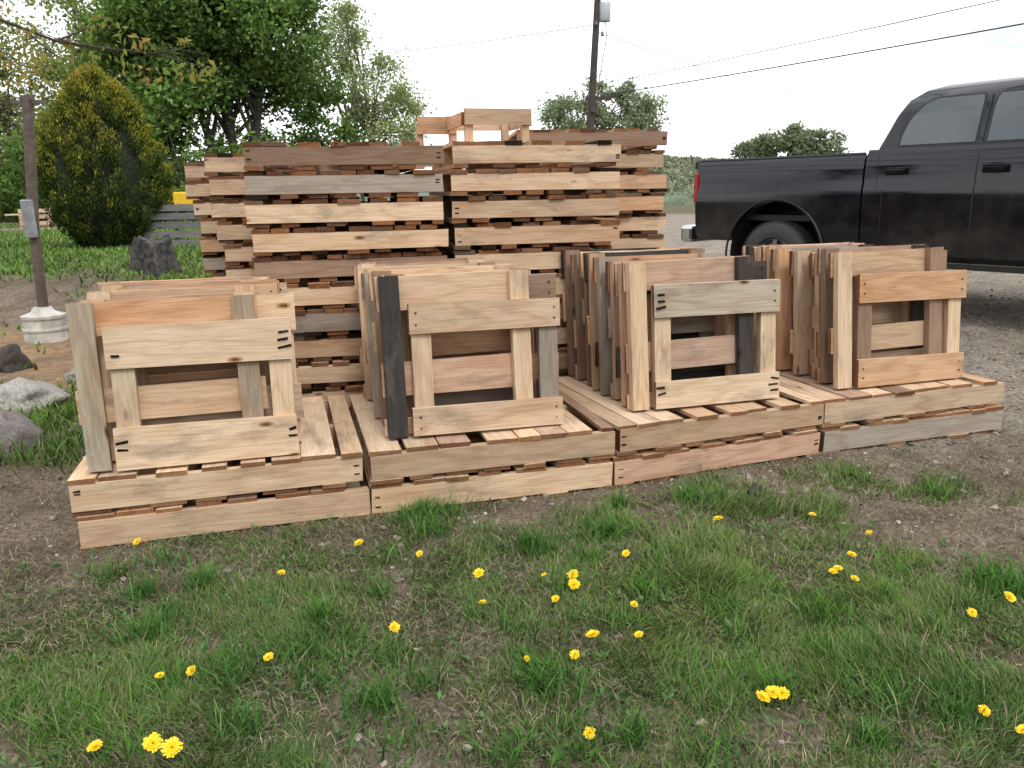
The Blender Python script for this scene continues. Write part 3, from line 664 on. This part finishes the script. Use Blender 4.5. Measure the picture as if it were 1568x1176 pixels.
mass('woodland_edge_bushes',[(-20,32,1.7,3,1.8,1.5),(-24,33,2.4,3,1.8,2.2),(-29,34,2.4,4,2,2.4),(-18,34,2.8,2.2,1.8,1.6)],26000,.12,(.08,.095,.035),(.25,.27,.10),90,.9)
lb=[]
for k in range(13):
    a=R(180+15*k-3); lb.append((27*math.cos(a),27*math.sin(a),3.2,4.4,2.5,3.4))
tree('unseen_reflection_woods',(0,-27,0),lb,14000,.55,(.03,.05,.018),(.10,.14,.045),3,.3,1,170,2.0,1,mat=FARLEAF)  # unseen tree ring added behind the camera to darken the truck's reflections

def arbor(base,H=2.76,Rm=.95):
    root=empty('arborvitae_bush',base)
    ts=np.array([0,.07,.16,.29,.45,.60,.74,.86,.95,1.0]); rs=np.array([.26,.42,.68,.93,1.0,.90,.72,.50,.26,.05])*Rm
    mb=MB(); lathe(mb,[(max(.001,float(np.interp(t,ts,rs))*.72),H*t*.95+.02) for t in np.linspace(0,1,20)],n=24); mb.obj('dark_light_blocking_core',simple('arbor_inner',(.016,.024,.009),.95,0,14,.6,1.0),root,smooth=True)  # added solid core, coloured near-black to block light through the bush
    nc=900; t=rng.random(nc)**.80; a=rng.uniform(0,6.283,nc); lump=.76+.26*vn(a*4.2,t*5,5)+.14*rng.random(nc)
    r=np.interp(t,ts,rs)*lump
    cen=np.stack([r*np.cos(a),r*np.sin(a),H*t*.97],-1)
    m=95; k=np.repeat(np.arange(nc),m); n=len(k)
    u=rng.random(n); wd=(.010+.034*np.sin(np.pi*np.clip(u*.9,0,1)))[:,None]; off=rng.normal(size=(n,3))*wd
    out=np.stack([np.cos(a[k]),np.sin(a[k]),np.zeros(n)],-1)
    P=cen[k]+off+np.array([0,0,1])*(u[:,None]*.30-.14)+out*(u[:,None]*.08-.06)
    tan=unit(out*.4+np.array([0,0,1.0])+rng.normal(size=(n,3))*.3); nrm=unit(np.cross(tan,rng.normal(size=(n,3))))
    V,F=leafquads(P,rng.uniform(.014,.027,n),nrm,tan,.38)
    rc=rng.random(nc)
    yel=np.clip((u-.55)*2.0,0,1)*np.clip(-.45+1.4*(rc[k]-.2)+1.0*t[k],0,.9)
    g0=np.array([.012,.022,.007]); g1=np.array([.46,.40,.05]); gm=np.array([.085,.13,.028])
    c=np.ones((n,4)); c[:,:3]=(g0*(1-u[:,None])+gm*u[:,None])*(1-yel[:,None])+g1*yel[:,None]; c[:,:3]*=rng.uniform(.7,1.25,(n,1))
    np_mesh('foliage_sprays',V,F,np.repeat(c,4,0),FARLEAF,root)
    mb=MB(); tube(mb,[(0,0,-.2),(.02,0,.5)],[.09,.06],8); mb.obj('trunk',BARK,root)
arbor((-6.32,13,.44))

root=empty('young_maple_tree',(-4.3,4.3,0)); mb=MB(); tw=[]
def L2(p): return Vector(p)-Vector((-4.3,4.3,0))
tube(mb,[L2(p) for p in[(-4.3,4.3,-.1),(-4.28,4.3,1),(-4.22,4.25,2),(-4.2,4.2,3.4)]],[.09,.08,.07,.04],10)
mains=[[(-4.22,4.25,2.0),(-3.2,4.0,2.22),(-2.5,3.85,2.17),(-2.21,3.8,2.11),(-1.98,3.8,2.02),(-1.8,3.8,1.99),(-1.62,3.95,1.985),(-1.38,4.15,1.93)],
       [(-4.2,4.2,2.3),(-3.0,4.0,2.3),(-2.4,3.9,2.18),(-2.15,3.9,2.24),(-1.95,3.95,2.28)],
       [(-2.5,3.85,2.17),(-2.35,3.8,2.06),(-2.2,3.8,1.96),(-2.12,3.8,1.90)],
       [(-1.98,3.8,2.02),(-1.85,3.82,2.07),(-1.72,3.85,2.09)],[(-1.62,3.95,1.985),(-1.5,3.95,2.0),(-1.38,4.0,1.99)],
       [(-2.1,3.8,2.06),(-2.0,3.75,1.98),(-1.93,3.75,1.93)]]
for mi_,p in enumerate(mains):
    tube(mb,[L2(q) for q in p],[(.012 if mi_<2 else .005)*(1-.8*i/(len(p)-1)) for i in range(len(p))],6)
    for i in range(len(p)-1):
        for f in (0,.33,.66):
            q=Vector(p[i]).lerp(Vector(p[i+1]),f)
            if q.x<-2.6 and random.random()<.5: continue
            e=q+Vector((random.uniform(-.09,.09),random.uniform(-.08,.08),random.uniform(-.11,.05))); tube(mb,[L2(q),L2(q.lerp(e,.5)+Vector((0,0,.01))),L2(e)],[.0028,.002,.0012],4); tw.append(e)
mb.obj('trunk_and_branches',BARKD,root,smooth=True)
tw=np.array([list(L2(t)) for t in tw]); kk=np.repeat(np.arange(len(tw)),10); n=len(kk)
P=tw[kk]+rng.normal(size=(n,3))*np.array([.03,.03,.024])-np.array([0,0,.016]); nrm=unit(rng.normal(size=(n,3))*.8+np.array([0,-.8,.4])); tan=unit(np.cross(nrm,rng.normal(size=(n,3)))+np.array([0,0,-.8])); 
V,F=leafquads(P,rng.uniform(.010,.026,n),nrm,tan,.42); f=(rng.random(len(tw))[kk]*.7+.3*rng.random(n))[:,None]**1.4
c=np.ones((n,4)); c[:,:3]=np.array([.19,.27,.06])*(1-f)+np.array([.40,.21,.07])*f; np_mesh('leaves',V,F,np.repeat(c,4,0),LEAF,root)
tree('birch_tree',(11.6,15,0),[(10.35,15,4.1,.9,1.5,.45)],1300,.04,(.2,.2,.12),(.34,.34,.2),3.2,.14,1,50,.3,48)

# ------------------------------------------------------------------ hills
def hillz(A,Rr): return np.interp(Rr,[62,64,70,90,130,200,300,420],[-.4,.4,.7,1.2,2.6,6.0,8.5,5])*(.55+.9*vn(A*9,Rr*.01,3))+fbm(A*60,Rr*.08,8)*2.2-1.0
a=np.linspace(R(20),R(160),220); r=np.array([62,64,70,90,130,200,300,420])
A,Rr=np.meshgrid(a,r); zz=hillz(A,Rr)
idx=np.arange(A.size).reshape(A.shape); F=np.stack([idx[:-1,:-1],idx[1:,:-1],idx[1:,1:],idx[:-1,1:]],-1).reshape(-1,4)
HILL=simple('forested_hill',(.11,.14,.085),.95,0,.35,.6,.6)
hills=empty('hills')
np_mesh('hill_surface',np.stack([Rr*np.cos(A),Rr*np.sin(A),zz],-1).reshape(-1,3),F,None,HILL,hills,smooth=True)
n=40000; aa=rng.uniform(R(62),R(88),n); rr=rng.uniform(62,260,n)
P=np.stack([rr*np.cos(aa),rr*np.sin(aa),hillz(aa,rr)+rng.random(n)*.9],-1); nrm=unit(rng.normal(size=(n,3))+np.array([0,-.5,.8])); tan=unit(np.cross(nrm,rng.normal(size=(n,3))))
V,F=leafquads(P,rng.uniform(.22,.45,n)*(rr/140),nrm,tan,.6); f=np.clip(vn(aa*140,rr*.12,4)+.25*rng.normal(size=n),0,1)[:,None]
c=np.ones((n,4)); c[:,:3]=np.array([.10,.13,.08])*(1-f)+np.array([.25,.25,.155])*f
np_mesh('distant_trees',V,F,np.repeat(c,4,0),FARLEAF,hills)

# ------------------------------------------------------------------ utility pole & wires
root=empty('utility_pole',(2.30,25,0))
PW=simple('pole_wood',(.055,.045,.038),.9,0,6,.3,.3); TG=simple('transformer_grey',(.36,.39,.42),.4,.2,5,.1,0); CER=simple('insulator',(.12,.10,.09),.3)
mb=MB(); tube(mb,[(0,0,0),(.159,0,3),(.424,0,8)],[.13,.11,.09],12); mb.obj('pole',PW,root,smooth=True)
mb=MB(); Mx=Matrix.Translation((.56,-.02,6.02)); lathe(mb,[(.001,0),(.16,0),(.17,.03),(.17,.46),(.15,.50),(.001,.52)],Mx,20); box(mb,(.42,0,6.3),(.12,.06,.3)); mb.obj('transformer',TG,root,smooth=True)
mb=MB(); box(mb,(.40,0,3.92),(.75,.09,.10)); box(mb,(.25,-.12,3.65),(.2,.14,.25)); mb.obj('crossarm',PW,root)
mb=MB(); [lathe(mb,[(.001,0),(.04,.0),(.05,.04),(.03,.08),(.04,.12),(.001,.14)],Matrix.Translation(p),10) for p in((.70,0,3.97),(.5,0,3.97),(.12,0,3.97),(.38,-.1,6.75),(.30,-.15,5.9),(.48,-.15,5.6))]; mb.obj('insulators',CER,root)
WIRE=simple('wire_black',(.02,.02,.02),.6); WIREL=simple('wire_grey',(.18,.18,.19),.6)
mb=MB(); tube(mb,[(.45,-.1,6.7),(.62,-.12,6.62),(.56,-.1,6.55)],.008,5); tube(mb,[(.56,-.15,6.0),(.6,-.2,5.6),(.40,-.12,4.4),(.38,-.1,4.0)],.012,5); mb.obj('drop_wires',WIRE,root)
def wire(p,q,r,sag,mat):
    pts=[Vector(p).lerp(Vector(q),t/24)-Vector((0,0,sag*4*(t/24)*(1-t/24))) for t in range(25)]
    mb=MB(); tube(mb,pts,r,5); mb.obj('overhead_wire',mat,None,smooth=True)
wire((2.75,25,4.0),(15.3,5,4.25),.014,.12,WIRE)
wire((2.9,25,4.35),(15.3,5,4.95),.009,.15,WIRE)
wire((2.62,25,5.75),(17.5,36,3.6),.011,.15,WIREL)
wire((2.60,25,5.95),(-14,34,6.4),.011,.3,WIREL)
wire((2.55,25,3.85),(-9,25,2.9),.010,.3,WIRE)

# ------------------------------------------------------------------ left side items
gz=lambda x,y: float(hz(x,y))
root=empty('metal_post',(-4.27,7.3,gz(-4.27,7.3)-.04))
POST=simple('rusty_post',(.13,.10,.08),.7,.3,20,.3,.2); GALV=simple('galvanised',(.33,.35,.37),.45,.6,20,.2,.1); WHITE=simple('white_plastic_dirty',(.50,.47,.42),.6,0,9,.35,.3)
mb=MB(); tube(mb,[(0,0,0),(.03,0,1.0),(.15,0,2.12)],[.046,.046,.044],14); mb.obj('post',POST,root,smooth=True)
mb=MB(); box(mb,(.04,-.06,1.12),(.09,.06,.33)); mb.obj('switch_box',GALV,root,bevel=.01)
mb=MB(); box(mb,(.15,0,2.10),(.28,.045,.03)); box(mb,(.15,0,2.135),(.09,.07,.04)); mb.obj('top_bracket',POST,root)
mb=MB(); lathe(mb,[(.185,0),(.18,.12),(.19,.125),(.19,.145),(.178,.15),(.172,.23),(.185,.235),(.185,.26),(.165,.265),(.10,.29),(.075,.33),(.046,.335)],n=32); mb.obj('white_bucket_base',WHITE,root,smooth=True)

def rock(name,c,s,colr,seed):
    bm=bmesh.new(); bmesh.ops.create_icosphere(bm,subdivisions=4,radius=1)
    for v in bm.verts:
        p=v.co.copy(); q=p*1.3+Vector((seed*7.1,seed,0)); k=.75+.45*mathutils.noise.noise(q)+.12*mathutils.noise.noise(q*3.5)+.04*mathutils.noise.noise(q*9)
        for ax in (Vector((.6,.3,.7)),Vector((-.7,.5,.4)),Vector((.1,-.9,.5)),Vector((-.3,-.5,.8))):
            ax=ax.normalized(); dd=(p*k).dot(ax)
            if dd>.62: p-=ax*(dd-.62)/k
        v.co=Vector((p.x*k*s[0],p.y*k*s[1],p.z*k*s[2]))
    me=bpy.data.meshes.new(name); bm.to_mesh(me); bm.free()
    me.attributes.new('tint','FLOAT_COLOR','POINT').data.foreach_set('color',np.tile(np.array([*colr,1],dtype=np.float32),len(me.vertices)))
    me.materials.append(STONE); me.polygons.foreach_set('use_smooth',np.ones(len(me.polygons),dtype=bool))
    o=bpy.data.objects.new(name,me); o.location=c; link(o); return o
rock('rock',(-3.16,5.05,gz(-3.16,5.05)+.08),(.34,.25,.17),(.36,.34,.30),1)
rock('rock',(-2.82,4.30,gz(-2.82,4.30)+.05),(.26,.22,.20),(.20,.175,.16),2)
rock('rock',(-3.15,5.85,gz(-3.15,5.85)+.03),(.20,.15,.12),(.30,.27,.24),3)
rock('rock',(-2.62,4.95,gz(-2.62,4.95)+.03),(.16,.13,.10),(.22,.20,.18),4)
rock('rock',(-4.0,6.3,gz(-4,6.3)+.05),(.14,.2,.2),(.07,.06,.05),5)
rock('rock',(-3.0,6.3,gz(-3,6.3)+.05),(.16,.14,.14),(.20,.17,.14),7)
rock('dark_stone',(1.08,3.36,gz(1.08,3.36)+.02),(.055,.04,.045),(.06,.055,.05),6)
for i in range(26):
    xx,yy=random.uniform(.8,3.6),random.uniform(3.2,3.9)
    if yy>3.3+.31*xx: yy=3.2+.31*xx
    rock('rock',(xx,yy,gz(xx,yy)),(random.uniform(.012,.035),)*2+(.016,),(.30,.26,.22),10+i)
root=empty('weathered_tree_stump',(-4.5,10.2,gz(-4.5,10.2)-.05))
STM=simple('stump_wood',(.055,.05,.046),.95,0,16,.8,1.2)
mb=MB(); n_=40; vs=[];fs=[]
for i,h_ in enumerate([0,.1,.22,.34,.42]):
    for k in range(n_):
        a=2*math.pi*k/n_; rr_=(.27-.10*min(1,h_*2))*(1+.22*math.sin(a*5+i*.4)+.10*math.sin(a*11)); vs.append((rr_*math.cos(a),rr_*math.sin(a),h_+(.06*math.sin(a*3+1)+.03*math.sin(a*8) if i>=3 else 0)))
for i in range(4):
    for k in range(n_): fs.append((i*n_+k,i*n_+(k+1)%n_,(i+1)*n_+(k+1)%n_,(i+1)*n_+k))
fs.append(tuple(4*n_+k for k in range(n_))); mb.add(vs,fs); mb.obj('stump',STM,root,smooth=True)
mb=MB(); M=Matrix.Translation((-5.72,12.8,gz(-5.72,12.8)))@Matrix.Rotation(R(6),4,'Z')@Matrix.Rotation(R(-8),4,'X')
GR2=(.17,.175,.175)
for x in(.05,.48,.9): board(mb,(x,.06,.34),(.05,.08,.66),M,GR2)
for z_ in(.07,.21,.35,.49,.62): board(mb,(.48,0,z_),(.98,.02,.10),M,GR2)
mb.obj('weathered_grey_pallet',WOOD)
mb=MB(); M=Matrix.Translation((-11.9,20,gz(-11.9,20)))@Matrix.Rotation(R(20),4,'Z')
for z_ in(.2,.36,.5): board(mb,(.3,0,z_),(.65,.03,.09),M,FRESH); board(mb,(.3,.4,z_),(.65,.03,.09),M,TAN)
for x in(0,.6):
    for y in (.03,.37): board(mb,(x,y,.27),(.05,.05,.56),M,FRESH)
board(mb,(.3,.2,.14),(.62,.36,.03),M,TAN); board(mb,(-.15,.2,.42),(.4,.04,.04),M,FRESH)
mb.obj('wooden_crate_cart',WOOD)
mb=MB()
for i in range(5):
    M=Matrix.Translation((-4.0+.1*i,7.7+.14*i,gz(-3.8,8)+.05+.03*i))@Matrix.Rotation(R(8+6*i),4,'Z'); board(mb,(0,0,0),(1.1,.12,.03),M,(.25,.31,.38) if i%2 else (.45,.42,.38))
mb.obj('plank_pile',WOOD)
root=empty('yellow_garden_tractor',(-10.2,25,gz(-10.2,25)),R(10)); root.scale=(.95,.95,.95)
YEL=simple('tractor_yellow',(.70,.45,.02),.4,0,5,.1,0)
mb=MB(); box(mb,(.45,0,.72),(.75,.5,.42)); box(mb,(-.35,0,.60),(.7,.6,.16)); box(mb,(-.45,.0,.82),(.5,.85,.12)); mb.obj('body',YEL,root,bevel=.05)
mb=MB(); box(mb,(-.4,0,.95),(.4,.42,.12)); box(mb,(-.6,0,1.15),(.1,.42,.36)); tube(mb,[(.1,0,.85),(-.05,0,1.15)],.025,6)
for (x,y,r_) in((.65,.36,.2),(.65,-.36,.2),(-.5,.4,.3),(-.5,-.4,.3)): lathe(mb,[(.001,-.09),(r_*.9,-.09),(r_,-.05),(r_,.05),(r_*.9,.09),(.001,.09)],Matrix.Translation((x,y,r_))@Matrix.Rotation(R(90),4,'X'),20)
tube(mb,[(-.62,.3,.9),(-.65,.3,1.45),(-.65,-.3,1.45),(-.62,-.3,.9)],.025,6)
mb.obj('seat_wheels_and_rollbar',TRIM,root,smooth=True)

# ------------------------------------------------------------------ world, sun, camera
w=bpy.data.worlds.new('World'); scn.world=w; w.use_nodes=True; nt=w.node_tree; nt.nodes.clear(); L=nt.links.new
out=nt.nodes.new('ShaderNodeOutputWorld'); bg=nt.nodes.new('ShaderNodeBackground'); bg.inputs[1].default_value=.1; L(bg.outputs[0],out.inputs[0])
SUN_EL,SUN_AZ=R(52),R(155)
sky=nt.nodes.new('ShaderNodeTexSky'); sky.sky_type='NISHITA'; sky.sun_disc=False; sky.sun_elevation=SUN_EL; sky.sun_rotation=SUN_AZ
tc=nt.nodes.new('ShaderNodeTexCoord'); mp=nt.nodes.new('ShaderNodeMapping'); mp.inputs['Scale'].default_value=(1,1,3.2); mp.inputs['Location'].default_value=(1.3,.4,.2); L(tc.outputs['Generated'],mp.inputs['Vector'])
no=nt.nodes.new('ShaderNodeTexNoise'); no.inputs['Scale'].default_value=2.6; no.inputs['Detail'].default_value=7; no.inputs['Roughness'].default_value=.55; L(mp.outputs[0],no.inputs['Vector'])
rp=ramp(nt,[(.36,(.25,.25,.25)),(.52,(1,1,1))]); L(no.outputs[0],rp.inputs[0])
c=mixc(nt,sky.outputs[0],(17.4,17.8,18.3,1),rp.outputs[0]); L(c,bg.inputs[0])
sd=bpy.data.lights.new('sun','SUN'); sd.energy=1.5; sd.angle=R(14); sd.color=(1,.97,.93); so=bpy.data.objects.new('sun',sd); C.objects.link(so)
dv=Vector((math.sin(SUN_AZ)*math.cos(SUN_EL),math.cos(SUN_AZ)*math.cos(SUN_EL),math.sin(SUN_EL))); so.rotation_euler=dv.to_track_quat('Z','Y').to_euler(); so.location=(0,0,10)
cd=bpy.data.cameras.new('camera'); cd.sensor_width=36; cd.lens=1230/1568*36; cd.clip_start=.05; cd.clip_end=3000
co=bpy.data.objects.new('camera',cd); C.objects.link(co); co.location=(0,0,1.35)
co.rotation_euler=(Matrix.Rotation(R(90-13.6),3,'X')@Matrix.Rotation(R(-1.0),3,'Z')).to_euler()
scn.camera=co
scn.view_settings.view_transform='Standard'; scn.view_settings.look='None'; scn.view_settings.exposure=0
